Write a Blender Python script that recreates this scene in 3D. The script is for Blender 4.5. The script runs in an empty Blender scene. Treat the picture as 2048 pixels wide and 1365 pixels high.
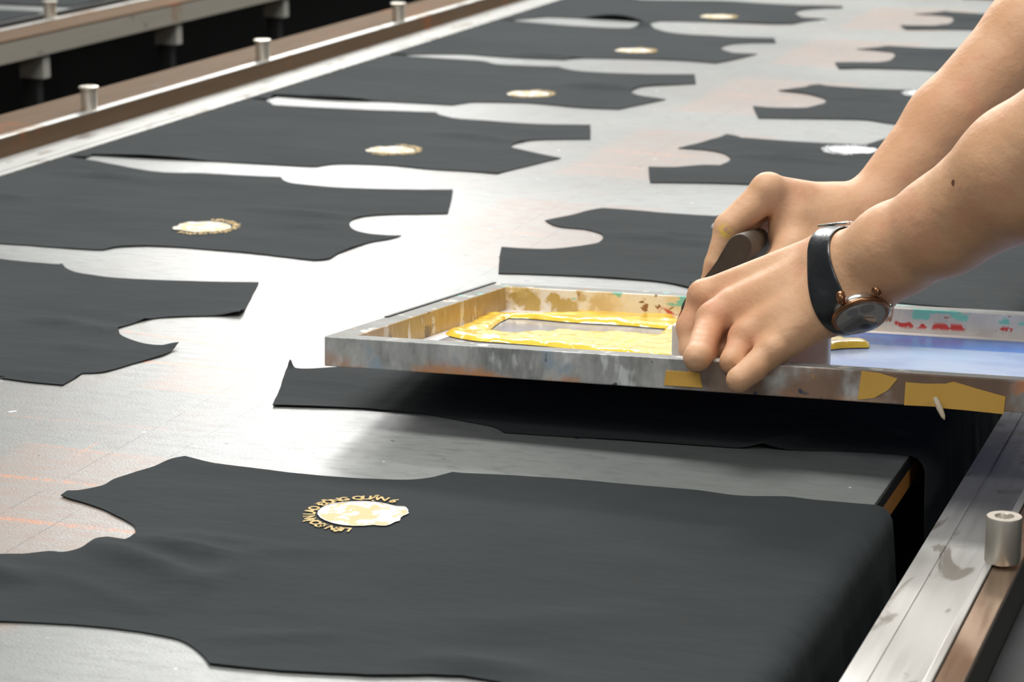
import bpy, bmesh, math, random
import numpy as np
from mathutils import Vector, noise
from mathutils.geometry import delaunay_2d_cdt

S = bpy.context.scene
COL = S.collection
# ------------------------------------------------------------------ camera
FPX = 5000.0; ZT = 0.8; CH = 0.48
PITCH = math.atan(1227.5/FPX); YAW = math.atan(1820/math.hypot(FPX, 1227.5))
Fv = np.array([-math.sin(YAW)*math.cos(PITCH), math.cos(YAW)*math.cos(PITCH), -math.sin(PITCH)])
Rv = np.array([math.cos(YAW), math.sin(YAW), 0.0]); Uv = np.cross(Rv, Fv)
C0 = np.array([0, 0, ZT+CH])
def ray(x, y): return Fv*FPX + Rv*(x-1024) + Uv*(682.5-y)
def G(x, y, z=ZT): d = ray(x, y); return C0 + d*(z-C0[2])/d[2]      # point on a horizontal plane
def PY(x, y, Y): d = ray(x, y); return C0 + d*(Y-C0[1])/d[1]        # point on a plane of constant Y
def PXp(x, y, X): d = ray(x, y); return C0 + d*(X-C0[0])/d[0]

cd = bpy.data.cameras.new('camera'); cam = bpy.data.objects.new('camera', cd); COL.objects.link(cam)
cam.location = C0; cam.rotation_euler = (math.pi/2-PITCH, 0, YAW)
cd.sensor_width = 36; cd.lens = 36*FPX/2048; cd.clip_start = .05; cd.clip_end = 60
cd.dof.use_dof = True; cd.dof.focus_distance = 1.69; cd.dof.aperture_fstop = cd.lens/1000/0.0052
S.camera = cam
# ------------------------------------------------------------------ light
S.view_settings.view_transform = 'Standard'; S.view_settings.look = 'None'
S.view_settings.exposure = 0.0; S.view_settings.gamma = 1.0; S.view_settings.use_curve_mapping = False
W = bpy.data.worlds.new('world'); S.world = W; W.use_nodes = True
W.node_tree.nodes['Background'].inputs[0].default_value = (.93, .97, 1, 1)
W.node_tree.nodes['Background'].inputs[1].default_value = .16
def area(name, loc, target, sx, sy, power, col=(1, 1, 1)):
    l = bpy.data.lights.new(name, 'AREA'); l.shape = 'RECTANGLE'; l.size = sx; l.size_y = sy; l.energy = power; l.color = col
    o = bpy.data.objects.new(name, l); COL.objects.link(o); o.location = loc
    o.rotation_euler = (Vector(target)-Vector(loc)).to_track_quat('-Z', 'Y').to_euler()
    return o
area('window_light', (-1.5, 11.5, 2.6), (-.6, 2.2, 1.2), 10, 3.4, 108, (1, .99, .97))
area('tube_light', (-2.25, 5.0, 2.55), (-.7, 1.7, .8), .7, .12, 38, (1, .99, .96))
area('tube_light', (-3.5, 7.8, 2.75), (-.7, 1.6, .8), .6, .5, 13, (1, .99, .97))
area('tube_light', (-4.6, 10.4, 2.85), (-.9, 2.0, .8), .8, .5, 16, (1, .99, .97))
area('tube_light', (-.75, 5.2, 2.75), (-.4, 1.7, .8), 1.8, .8, 30, (1, .99, .97))  # added unseen source, placed for a pale reflection on the screen mesh
area('tube_light', (1.5, -.6, 2.5), (-.3, 1.5, .8), .8, .4, 10, (1, .97, .92))
for yy, pw in ((-.6, 34), (1.6, 48), (3.9, 34), (6.2, 44)):
    area('tube_light', (-.9, yy, 3.0), (-.9, yy, 0), 1.6, .5, pw, (1, .985, .955))

# ------------------------------------------------------------------ helpers
def mesh_obj(name, verts, faces, mat, parent=None, smooth=False, base=None):
    me = bpy.data.meshes.new(name)
    b = np.array(base if base is not None else (parent.location if parent is not None else (0, 0, 0)), float)
    me.from_pydata([tuple(np.array(v, float)-b) for v in verts], [], [tuple(int(i) for i in f) for f in faces])
    if smooth: me.polygons.foreach_set('use_smooth', [True]*len(me.polygons))
    me.update()
    o = bpy.data.objects.new(name, me); COL.objects.link(o)
    if mat is not None:
        for m in (mat if isinstance(mat, (list, tuple)) else [mat]): me.materials.append(m)
    if parent is not None: o.parent = parent
    elif base is not None: o.location = base
    return o
def tag(o, label=None, cat=None, group=None, kind=None):
    if label: o['label'] = label
    if cat: o['category'] = cat
    if group: o['group'] = group
    if kind: o['kind'] = kind
    return o
def thing(name, loc, label, cat, group=None):
    o = bpy.data.objects.new(name, None); COL.objects.link(o); o.location = loc
    o.empty_display_size = .02
    return tag(o, label, cat, group)
def boxv(x0, x1, y0, y1, z0, z1):
    v = [(x, y, z) for z in (z0, z1) for y in (y0, y1) for x in (x0, x1)]
    f = [(0, 2, 3, 1), (4, 5, 7, 6), (0, 1, 5, 4), (2, 6, 7, 3), (0, 4, 6, 2), (1, 3, 7, 5)]
    return v, f
def bevel(o, w=.001, seg=2):
    m = o.modifiers.new('bevel', 'BEVEL'); m.width = w; m.segments = seg; m.limit_method = 'ANGLE'; m.angle_limit = .6
    return o
def join(*vf):
    V, Fc = [], []
    for v, f in vf:
        n = len(V); V += list(v); Fc += [tuple(i+n for i in q) for q in f]
    return V, Fc
def lathe(prof, c, n=32, axis=(0, 0, 1), ref=None):
    a = Vector(axis).normalized(); r = a.orthogonal().normalized() if ref is None else Vector(ref).normalized(); s = a.cross(r)
    V = []; Fc = []
    for (rad, h) in prof:
        for k in range(n):
            t = 2*math.pi*k/n
            V.append(tuple(Vector(c)+a*h+r*(rad*math.cos(t))+s*(rad*math.sin(t))))
    m = len(prof)
    for i in range(m-1):
        for k in range(n):
            Fc.append((i*n+k, i*n+(k+1) % n, (i+1)*n+(k+1) % n, (i+1)*n+k))
    Fc.append(tuple(range(n-1, -1, -1))); Fc.append(tuple((m-1)*n+k for k in range(n)))
    return V, Fc

# ------------------------------------------------------------------ materials
class NT:
    def __init__(s, name):
        s.m = bpy.data.materials.new(name); s.m.use_nodes = True; s.t = s.m.node_tree
        s.b = s.t.nodes['Principled BSDF']; s.pos = s.t.nodes.new('ShaderNodeNewGeometry').outputs['Position']
    def n(s, typ, **k):
        nd = s.t.nodes.new(typ)
        for a, v in k.items(): setattr(nd, a, v)
        return nd
    def link(s, a, b): s.t.links.new(a, b)
    def setv(s, sock, v):
        if hasattr(v, 'links') or isinstance(v, bpy.types.NodeSocket): s.link(v, sock)
        elif isinstance(v, (tuple, list)) and len(v) == 3 and sock.type == 'RGBA': sock.default_value = (*v, 1)
        else: sock.default_value = v
    def math(s, op, a, b=0.0, c=0.0, clamp=False):
        nd = s.n('ShaderNodeMath', operation=op, use_clamp=clamp)
        s.setv(nd.inputs[0], a); s.setv(nd.inputs[1], b); s.setv(nd.inputs[2], c)
        return nd.outputs[0]
    def xyz(s):
        nd = s.n('ShaderNodeSeparateXYZ'); s.link(s.pos, nd.inputs[0]); return nd.outputs
    def noise(s, scale=5, sc=(1, 1, 1), detail=4, rough=.55, off=(0, 0, 0), dist=0):
        mp = s.n('ShaderNodeMapping'); s.link(s.pos, mp.inputs[0]); mp.inputs['Scale'].default_value = sc; mp.inputs['Location'].default_value = off
        nd = s.n('ShaderNodeTexNoise'); s.link(mp.outputs[0], nd.inputs['Vector'])
        nd.inputs['Scale'].default_value = scale; nd.inputs['Detail'].default_value = detail; nd.inputs['Roughness'].default_value = rough
        nd.inputs['Distortion'].default_value = dist
        return nd.outputs['Fac']
    def ramp(s, v, a, b, lo=0., hi=1.):
        nd = s.n('ShaderNodeMapRange'); nd.inputs['From Min'].default_value = a; nd.inputs['From Max'].default_value = b
        nd.inputs['To Min'].default_value = lo; nd.inputs['To Max'].default_value = hi
        nd.interpolation_type = 'SMOOTHSTEP'; s.setv(nd.inputs['Value'], v); return nd.outputs[0]
    def mix(s, f, a, b):
        nd = s.n('ShaderNodeMix', data_type='RGBA'); s.setv(nd.inputs['Factor'], f)
        s.setv(nd.inputs[6], a); s.setv(nd.inputs[7], b); return nd.outputs[2]
    def band(s, v, a, b, e=.002):
        return s.math('MULTIPLY', s.ramp(v, a-e, a+e), s.ramp(v, b-e, b+e, 1, 0))
    def bump(s, h, strength=.3, dist=.001, prev=None):
        nd = s.n('ShaderNodeBump'); nd.inputs['Strength'].default_value = strength; nd.inputs['Distance'].default_value = dist
        s.link(h, nd.inputs['Height'])
        if prev is not None: s.link(prev, nd.inputs['Normal'])
        s.link(nd.outputs[0], s.b.inputs['Normal']); return nd.outputs[0]
    def out(s, color=None, rough=None, metal=None, **k):
        if color is not None: s.setv(s.b.inputs['Base Color'], color)
        if rough is not None: s.setv(s.b.inputs['Roughness'], rough)
        if metal is not None: s.setv(s.b.inputs['Metallic'], metal)
        for a, v in k.items(): s.setv(s.b.inputs[a.replace('_', ' ')], v)
        return s.m
def simple(name, col, rough=.5, metal=0., **k): return NT(name).out(col, rough, metal, **k)

def m_table():
    t = NT('table_surface'); X, Y, Z = t.xyz()
    n1 = t.noise(3, detail=5); n2 = t.noise(40, sc=(1, 3, 1), detail=6, rough=.7); n3 = t.noise(9, detail=3, off=(3, 1, 0))
    c = t.mix(t.ramp(n1, .35, .65), (.178, .188, .180), (.248, .260, .248))
    c = t.mix(t.math('MULTIPLY', t.ramp(n2, .45, .7), .5), c, (.115, .12, .115))
    # paint stains from earlier prints, orange and brown, down the middle of the table
    mid = t.math('MULTIPLY', t.band(X, -1.10, -.72, .05), t.ramp(n3, .42, .6))
    # patches repeat with every shirt
    yy = t.math('MULTIPLY', t.math('FRACT', t.math('DIVIDE', t.math('SUBTRACT', Y, 1.12), .4905)), .4905)
    patch = t.math('MULTIPLY', t.band(X, -.868, -.69, .012), t.band(yy, .0, .335, .004))
    st = t.math('MULTIPLY', t.math('ADD', t.math('MULTIPLY', mid, .22), t.math('MULTIPLY', patch, .62)), t.ramp(n2, .32, .62, .25, 1), clamp=True)
    c = t.mix(st, c, (.29, .195, .15))
    # dashed orange registration rows running across
    dash = t.noise(110, sc=(1, .02, 1), detail=1, off=(0, 0, 0)); grit = t.noise(260, detail=2)
    m = None
    for (x0, y0, x1, y1, w) in ((-1.0, 1.293, -.69, 1.302, .0034), (-.92, 1.379, -.77, 1.381, .0026), (-.86, 1.453, -.755, 1.444, .0008), (-.966, 1.77, -.75, 1.732, .0026),
                            (-.91, 1.685, -.73, 1.686, .003), (-.852, 1.614, -.755, 1.621, .0009), (-.92, 1.512, -.757, 1.517, .0006), (-.92, 2.276, -.77, 2.262, .0036),
                            (-.87, 2.168, -.80, 2.165, .0026), (-.93, 2.13, -.83, 2.11, .0012), (-.86, 2.76, -.75, 2.755, .004), (-.86, 2.66, -.78, 2.655, .003), (-.84, 3.25, -.74, 3.245, .004)):
            sl = (y1-y0)/(x1-x0)
            yl = t.math('SUBTRACT', Y, t.math('MULTIPLY_ADD', X, sl, y0-sl*x0))
            b = t.math('MULTIPLY', t.band(yl, -w, w, .0012), t.band(X, x0, x1, .02))
            m = b if m is None else t.math('MAXIMUM', m, b)
    for (xc, ya_, yb_) in ((-.85, 1.612, 1.64), (-.823, 1.44, 1.47)):
        b = t.math('MULTIPLY', t.band(X, xc-.0008, xc+.0008, .0008), t.band(Y, ya_, yb_, .004)); m = t.math('MAXIMUM', m, b)
    m = t.math('MULTIPLY', m, t.ramp(dash, .38, .6, .25, 1)); m = t.math('MULTIPLY', m, t.ramp(grit, .35, .6, .3, 1))
    c = t.mix(t.math('MULTIPLY', m, .8), c, (.56, .20, .07))
    # pencil lines running along the table
    l = t.math('MAXIMUM', t.band(X, -.803, -.8022, .0006), t.band(X, -.7605, -.7598, .0006))
    c = t.mix(t.math('MULTIPLY', l, t.math('MULTIPLY', t.ramp(t.noise(25, sc=(1, 1, 1)), .42, .52), .8)), c, (.07, .07, .07))
    sp = t.noise(75, detail=2, off=(7, 2, 1)); c = t.mix(t.ramp(sp, .72, .75), c, (.06, .06, .06))
    sp2 = t.noise(60, detail=2, off=(17, 2, 1)); c = t.mix(t.ramp(sp2, .735, .76), c, (.8, .8, .78))
    t.out(c, t.math('ADD', t.math('MULTIPLY', n2, .16), .30), 0.0, Specular_IOR_Level=.5)
    t.bump(t.noise(420, sc=(1, 2, 1), detail=3, rough=.7), .32, .0008)
    return t.m
def m_cloth(name, col=(.027, .031, .032)):
    t = NT(name)
    c = t.mix(t.ramp(t.noise(6), .3, .7), tuple(v*.88 for v in col), tuple(v*1.12 for v in col))
    t.out(c, .9, 0., Sheen_Weight=.06, Sheen_Roughness=.5, Specular_IOR_Level=.12)
    t.b.inputs['Sheen Tint'].default_value = (.8, .9, .95, 1)
    b = t.bump(t.noise(22, sc=(1, 2.2, 1), detail=3), .35, .003)
    t.bump(t.noise(1500, detail=1), .25, .0003, b)
    return t.m
def m_metal(name, c1, c2, rust, rough=.28, metal=.9, stretch=(12, .6, 12), rth=.58):
    t = NT(name)
    c = t.mix(t.noise(8, sc=stretch, detail=5), c1, c2)
    r = t.ramp(t.noise(7, detail=5, rough=.65, off=(4, 4, 4)), rth, rth+.12)
    c = t.mix(r, c, rust)
    d = t.ramp(t.noise(55, sc=(1, .35, 1), detail=2, off=(1, 8, 3)), .68, .74); c = t.mix(t.math('MULTIPLY', d, .6), c, (.12, .11, .10))
    if 'alum' in name: c = t.mix(t.math('MULTIPLY', t.ramp(t.noise(26, sc=(1.5, .5, 1), detail=4, dist=.8, off=(6, 6, 6)), .58, .66), .75), c, (.22, .19, .155))
    t.out(c, t.math('ADD', t.math('MULTIPLY', t.noise(14, sc=stretch), .25), rough-.08), metal)
    t.bump(t.noise(30, sc=stretch, detail=3), .12, .0006)
    return t.m
M_table = m_table(); M_cloth = m_cloth('charcoal_jersey')
M_alu = m_metal('worn_aluminium', (.48, .475, .45), (.66, .655, .63), (.36, .29, .22), .34, .7, rth=.55)
M_alud = m_metal('dull_aluminium', (.36, .36, .34), (.48, .48, .46), (.26, .19, .13), .5, .4, rth=.62)
M_rail2 = m_metal('stained_aluminium', (.36, .25, .17), (.50, .36, .25), (.42, .19, .08), .2, .85, rth=.48)
M_brown = m_metal('brown_stained_metal', (.10, .062, .034), (.16, .105, .065), (.22, .085, .035), .7, .0)
M_brown.node_tree.nodes['Principled BSDF'].inputs['Specular IOR Level'].default_value = .12
M_steel = simple('turned_steel', (.66, .61, .53), .38, .75)
M_dark = simple('dark_steel', (.02, .02, .02), .6, .3)
M_black = simple('black_rubber_edge', (.012, .012, .013), .6)
M_board = NT('varnished_board'); M_board.out(M_board.mix(M_board.noise(10, sc=(1, 3, 30)), (.75, .30, .06), (.9, .42, .11)), .45); M_board = M_board.m
M_greyface = m_metal('grey_channel', (.30, .275, .23), (.38, .35, .29), (.28, .18, .10), .6, .2)

# ------------------------------------------------------------------ room
v, f = boxv(-9, 7, -4, 13, -.05, 0); floor = mesh_obj('floor', v, f, simple('dark_floor', (.018, .019, .021), .55)); tag(floor, kind='structure')
for nm, b in (('wall_back', (-9, 7, 13, 13.1, 0, 4.5)), ('wall_left', (-9.1, -9, -4, 13.1, 0, 4.5)), ('wall_right', (7, 7.1, -4, 13.1, 0, 4.5))):
    tag(mesh_obj(nm, *boxv(*b), simple('pale_plaster', (.55, .55, .52), .8)), kind='structure')

# ------------------------------------------------------------------ tables
XL, XR = -1.405, -.289
YA, YB = .2, 8.4
def table(name, x0, x1, label, ya=YA, yb=YB):
    t = thing(name, ((x0+x1)/2, (ya+yb)/2, 0), label, 'table', 'long printing tables')
    o = mesh_obj('table_top', *boxv(x0, x1, ya, yb, ZT-.007, ZT), M_table, t); bevel(o, .0008)
    mesh_obj('edge_strip', *join(boxv(x1-.0005, x1+.001, ya, yb, ZT-.009, ZT-.0012), boxv(x0-.001, x0+.0005, ya, yb, ZT-.009, ZT-.0012)), M_black, t)
    mesh_obj('underboard', *boxv(x0+.001, x1-.001, ya, yb, ZT-.026, ZT-.0075), M_board, t)
    mesh_obj('apron', *join(boxv(x0+.02, x0+.05, ya, yb, .62, ZT-.0265), boxv(x1-.05, x1-.02, ya, yb, .62, ZT-.0265)), M_dark, t)
    mesh_obj('shade_block', *boxv(x0+.10, x1-.10, ya+.02, yb-.02, .06, .70), M_dark, t)  # added dark block that keeps the space under the table black
    for k in range(6):
        y = ya+.3+k*(yb-ya-.6)/5
        for x in (x0+.06, x1-.06):
            mesh_obj('leg', *boxv(x-.025, x+.025, y-.025, y+.025, 0, .62), M_dark, t)
    return t
table('printing_table', XL, XR, 'long grey printing table with dark cut shirt pieces laid in two rows')

M_brk = simple('bracket_grey', (.36, .35, .31), .6)
def rail(name, pts, label, ya, yb, side, top_mat, pins, brackets, pin_x, pin_lab, lip=None):
    """pts: xi inner flange edge, xr ridge, xo outer, zf flange top, zr ridge top, zb bottom of outer side face"""
    xi, xr, xo, zf, zr, zb = pts
    t = thing(name, ((xi+xo)/2, (ya+yb)/2, zf), label, 'rail', 'metal rails along the tables')
    s = 1 if xo > xi else -1
    def bx(a, b, z0, z1): return boxv(min(a, b), max(a, b), ya, yb, z0, z1)
    o = mesh_obj('inner_flange', *join(bx(xi, xr-s*.0006, zf-.005, zf), bx(xi+s*.012, xi+s*.014, zf, zf+.0007)), M_alu if lip else M_alud, t)
    o = mesh_obj('ridge', *bx(xr-s*.0005, xr+s*.0035, zf-.005, zr), M_alu if lip else M_brown, t); bevel(o, .0006)
    o = mesh_obj('bright_lip', *bx(xr-s*.0008, xr+s*(.0038 if lip else .012), zr+.0002, zr+.0016), M_alu, t); bevel(o, .0006)
    o = mesh_obj('upper_flange', *bx(xr+s*.004, xo, zr-.004, zr), top_mat, t); bevel(o, .0006)
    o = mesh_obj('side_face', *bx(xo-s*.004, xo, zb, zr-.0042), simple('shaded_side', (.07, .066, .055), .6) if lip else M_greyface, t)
    if lip: tag(mesh_obj('lower_ledge', *bx(xo+s*.0005, xo+s*lip, zb-.004, zb), simple('dull_grey_steel', (.055, .06, .06), .6, .0), t))
    for y in brackets:
        mesh_obj('bracket', *boxv(max(xi, xo)-.05, max(xi, xo)-.006, y-.011, y+.011, zb-.040, zb-.0005 if not lip else zb-.0045), M_brk, t)
        mesh_obj('support', *boxv(max(xi, xo)-.045, max(xi, xo)-.020, y-.010, y+.010, 0, zb-.0425), M_dark, t)
    return t
# right rail
zfR, zrR = .790, .805
xiR = G(1678, 1365, zfR)[0]; xrR = G(1850, 1365, zrR)[0]; xoR = G(1928, 1365, zrR)[0]
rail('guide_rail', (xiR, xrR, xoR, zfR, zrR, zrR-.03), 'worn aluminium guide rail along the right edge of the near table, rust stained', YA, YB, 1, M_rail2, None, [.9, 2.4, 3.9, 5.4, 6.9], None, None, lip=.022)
# left rail
xiL = -1.438; xwL = G(0, 318, .80)[0]; zrL = PXp(0, 279, xwL)[2]; xoL = G(0, 230, zrL)[0]
rail('guide_rail', (xiL, xwL, xoL, .80, zrL, zrL-.05), 'aluminium guide rail with brown top along the far left edge of the near table', YA, YB, -1, M_brown, None, [1.3, 2.9, 4.4, 5.9, 7.4], None, None)
# neighbouring table across the aisle
z2 = .80
x2o = G(0, 84, z2)[0]; x2r = G(0, 60, z2)[0]; x2i = x2r-.045
zb2 = PXp(0, 131, x2o)[2]
y2a, y2b = 1.6, 9.2
rail('guide_rail', (x2i, x2r, x2o, z2-.012, z2, zb2), 'aluminium rail of the neighbouring table across the dark aisle, tan side face', y2a, y2b, 1, M_brown, None,
     [float(PXp(99, 118, x2o)[1]), float(PXp(364, 50, x2o)[1]), float(PXp(578, 12, x2o)[1]), 5.9, 6.9], None, None)
table('printing_table', x2i-.008-1.116, x2i-.008, 'neighbouring printing table across the dark aisle at upper left', y2a, y2b)

def pin(c, r, h, cap, label, group='steel stop pins on the rails'):
    t = thing('stop_pin', c, label, 'pin', group)
    prof = [(r*.98, 0), (r, .001), (r, h-.0035 if cap else h-.0012)]
    if cap: prof += [(r*1.22, h-.0030), (r*1.25, h-.0018), (r*1.22, h-.0004), (r*1.1, h)]
    else: prof += [(r*.96, h)]
    prof += [(r*.55, h), (r*.5, h-.0008), (r*.45, h-.006)]
    mesh_obj('pin_body', *lathe(prof, c, 36), M_steel, t, smooth=False)
    bo = t.children[0]; bo.data.polygons.foreach_set('use_smooth', [len(p.vertices) == 4 for p in bo.data.polygons])
    m = bo.modifiers.new('es', 'EDGE_SPLIT'); m.split_angle = .6
    mesh_obj('socket_screw', *lathe([(r*.40, -.0), (r*.42, .0008), (r*.2, .0012)], (c[0], c[1], c[2]+h-.0068), 20), M_steel, t)
    return t
pR = G(2005, 1128, zrR); pR = (xrR+.0085, pR[1], zrR+.0017)
pin(pR, .0105, .0275, False, 'steel stop pin nearest the camera on the right rail, seen large')
pin((pR[0], pR[1]+.54, zrR+.0017), .0105, .0275, False, 'steel stop pin on the right rail behind the screen, hidden by the arms')
for px, lab in (((171, 217), 'steel stop pin with flared head on the left rail, nearest of its three'),
                ((510, 118), 'steel stop pin with flared head on the left rail, middle of its three'),
                ((766, 40), 'steel stop pin on the left rail, farthest and smallest of its three')):
    q = G(px[0], px[1], zrL); pin((xwL-.013, q[1]-.012, zrL), .0100, .030, True, lab)
q = G(76, 36, z2); pin((x2r-.006, q[1], z2), .0105, .03, True, 'blurred steel pin on the neighbouring table rail at upper left')
q = G(570, -42, z2); pin((x2r-.006, q[1]+.1, z2), .0105, .03, True, 'steel pin on the neighbouring table rail past the top edge')

# ------------------------------------------------------------------ cut shirt pieces
def densify(P, step):
    out = []
    n = len(P)
    for i in range(n):
        a, b = P[i], P[(i+1) % n]
        k = max(1, int(math.hypot(b[0]-a[0], b[1]-a[1])/step))
        for j in range(k): out.append((a[0]+(b[0]-a[0])*j/k, a[1]+(b[1]-a[1])*j/k))
    return out
def smooth_poly(P, sharp=None):
    """Catmull-Rom through corners that turn gently; keeps sharp corners."""
    n = len(P); out = []
    def turn(i):
        a, b, c = P[i-1], P[i], P[(i+1) % n]
        u = (b[0]-a[0], b[1]-a[1]); w = (c[0]-b[0], c[1]-b[1])
        return abs(math.degrees(math.atan2(u[0]*w[1]-u[1]*w[0], u[0]*w[0]+u[1]*w[1])))
    sh = [turn(i) > 48 for i in range(n)]
    for i in range(n):
        p0, p1, p2, p3 = P[i-1], P[i], P[(i+1) % n], P[(i+2) % n]
        if sh[i]: p0 = p1
        if sh[(i+1) % n]: p3 = p2
        for j in range(4):
            t = j/4
            out.append(tuple(.5*((2*p1[d])+(-p0[d]+p2[d])*t+(2*p0[d]-5*p1[d]+4*p2[d]-p3[d])*t*t+(-p0[d]+3*p1[d]-3*p2[d]+p3[d])*t**3) for d in (0, 1)))
    return out
def inside(P, x, y):
    c = False; n = len(P); j = n-1
    for i in range(n):
        if (P[i][1] > y) != (P[j][1] > y) and x < (P[j][0]-P[i][0])*(y-P[i][1])/(P[j][1]-P[i][1])+P[i][0]: c = not c
        j = i
    return c
def cdt(P, step, hole=None, seed=1):
    rnd = random.Random(seed)
    xs = [p[0] for p in P]; ys = [p[1] for p in P]
    pts = [Vector(p) for p in P]; n = len(P)
    edges = [(i, (i+1) % n) for i in range(n)]
    if hole:
        m = len(pts); pts += [Vector(p) for p in hole]; edges += [(m+i, m+(i+1) % len(hole)) for i in range(len(hole))]
    y = min(ys); r = 0
    while y < max(ys):
        x = min(xs)+(step/2 if r % 2 else 0)
        while x < max(xs):
            q = (x+rnd.uniform(-.15, .15)*step, y+rnd.uniform(-.15, .15)*step)
            if inside(P, *q) and min((q[0]-a[0])**2+(q[1]-a[1])**2 for a in P) > (.4*step)**2: pts.append(Vector(q))
            x += step
        y += step*.87; r += 1
    V, E_, Fc, *_ = delaunay_2d_cdt(pts, edges, [], 0, 1e-7)
    V = [(v.x, v.y) for v in V]; out = []
    for f in Fc:
        cx = sum(V[i][0] for i in f)/len(f); cy = sum(V[i][1] for i in f)/len(f)
        if inside(P, cx, cy) and not (hole and inside(hole, cx, cy)): out.append(tuple(f))
    return V, out

# smooth folds: (x0,y0,x1,y1,width,height)
def fold_h(folds, x, y):
    h = 0
    for (x0, y0, x1, y1, w, a) in folds:
        dx, dy = x1-x0, y1-y0; L2 = dx*dx+dy*dy
        t = max(-.2, min(1.2, ((x-x0)*dx+(y-y0)*dy)/L2)); d = math.hypot(x-x0-t*dx, y-y0-t*dy)
        e = 1 if 0 <= t <= 1 else max(0, 1-(abs(t-.5)-.5)*5)
        h += 1.1*a*math.exp(-(d/w)**2)*e*(.35+.65*math.sin(math.pi*min(1, max(0, t))) if 0 <= t <= 1 else .35*e)
    return h
def cloth_z(s, y, seed, folds, amp=1.):
    h = .0011 + amp*(.0016*max(0, noise.noise(Vector((s*5, y*16, seed*3.1)))) + .0007*max(0, noise.noise(Vector((s*16, y*42, seed)))))
    return h + fold_h(folds, s, y)
def wrap(s, y, h, seed):
    """unrolls the flat piece coordinate s over the table edges"""
    if s > XR:
        d = s-XR; r = .012; sw = .006*noise.noise(Vector((y*14, 3, seed)))+.002*noise.noise(Vector((y*45, d*9, seed)))
        if d < r*1.57: a = d/r; return (XR+r*math.sin(a)*.9+h*math.sin(a)+.001, y, ZT-r*(1-math.cos(a))+h*math.cos(a))
        e = d-r*1.57; g = min(1, e/.08)
        return (XR+r*.9+.001+h+abs(sw)*g*1.3+.004*g, y+.01*noise.noise(Vector((y*6, 9, seed)))*g, ZT-r-e)
    if s < xiL+.006:
        d = xiL+.006-s; r = .004
        if d < r*1.57: a = d/r; return (xiL+.006-r*math.sin(a)-.0, y, ZT+h*math.cos(a)-r*(1-math.cos(a)))
        return (xiL+.002-0.0, y, ZT-r-(d-r*1.57))
    return (s, y, ZT+h)
def shirt(name, poly, label, seed, folds=(), step=.011, amp=1., curl=(), dz=0.0):
    P = smooth_poly(poly); P = densify(P, step*.55)
    rnd = random.Random(seed)
    P = [(a+.0006*noise.noise(Vector((a*60, b*60, seed))), b+.0007*noise.noise(Vector((a*60, b*60, seed+5)))) for a, b in P]
    V, Fc = cdt(P, step, seed=seed)
    cx = sum(p[0] for p in P)/len(P); cy = sum(p[1] for p in P)/len(P)
    def zf(s, y):
        h = cloth_z(s, y, seed, folds, amp)+dz
        for (x0, y0, r, a) in curl:
            h += a*math.exp(-((s-x0)**2+(y-y0)**2)/(r*r))
        return max(h, .0008)
    base = (cx, cy, ZT)
    t = thing('cut_shirt_piece', base, label, 'fabric', 'dark cut shirt pieces on the near table')
    o = mesh_obj('jersey_panel', [wrap(s, y, zf(s, y), seed) for s, y in V], Fc, M_cloth, t, smooth=True)
    m = o.modifiers.new('thick', 'SOLIDIFY'); m.thickness = .0006; m.offset = -1
    es = o.modifiers.new('es', 'EDGE_SPLIT'); es.split_angle = .9
    return t, zf

glyph_cache = {}
def glyph(ch):
    if ch in glyph_cache: return glyph_cache[ch]
    c = bpy.data.curves.new('glyph', 'FONT'); c.body = ch; c.resolution_u = 2; c.offset = .034
    o = bpy.data.objects.new('glyph', c)
    me = bpy.data.meshes.new_from_object(o)
    V = [(v.co.x, v.co.y) for v in me.vertices]; Fc = [tuple(p.vertices) for p in me.polygons]
    bpy.data.objects.remove(o); bpy.data.meshes.remove(me); bpy.data.curves.remove(c)
    w = (max([q[0] for q in V])-min([q[0] for q in V])) if V else .3
    x0 = min([q[0] for q in V]) if V else 0
    glyph_cache[ch] = ([(a-x0-w/2, b) for a, b in V], Fc, w); return glyph_cache[ch]
TEXT = 'LIÊN ĐOÀN LAO ĐỘNG QUẬN 6'
DISC = [(510,440),(520,400),(560,365),(620,335),(700,310),(850,285),(1000,275),(1150,272),(1300,280),(1430,300),(1580,337),(1690,342),(1725,355),(1755,395),(1745,410),(1762,430),(1730,450),(1680,470),(1645,500),(1640,535),(1580,548),(1500,585),(1440,600),(1360,598),(1280,588),(1150,600),(1000,602),(850,590),(720,565),(620,530),(550,490)]
LC = G(722, 1034)
DISC_L = []
for a, b in DISC:
    q = G(560+a/6.827, 970+b/6.827); DISC_L.append((-(q[0]-LC[0]), q[1]-LC[1]))     # (up, right) in the shirt's own frame
def m_print(name, c1, c2, sc=95):
    t = NT(name); n = t.ramp(t.noise(sc, detail=3), .47, .53)
    return t.out(t.mix(n, c1, c2), .65)
M_cream = m_print('cream_print', (.62, .47, .22), (.76, .71, .62)); M_gold = m_print('gold_lettering', (.50, .33, .09), (.58, .41, .14), 200)
M_white = simple('white_print', (.72, .74, .75), .5); M_rim = simple('pale_print_edge', (.75, .70, .66), .55)
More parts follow.
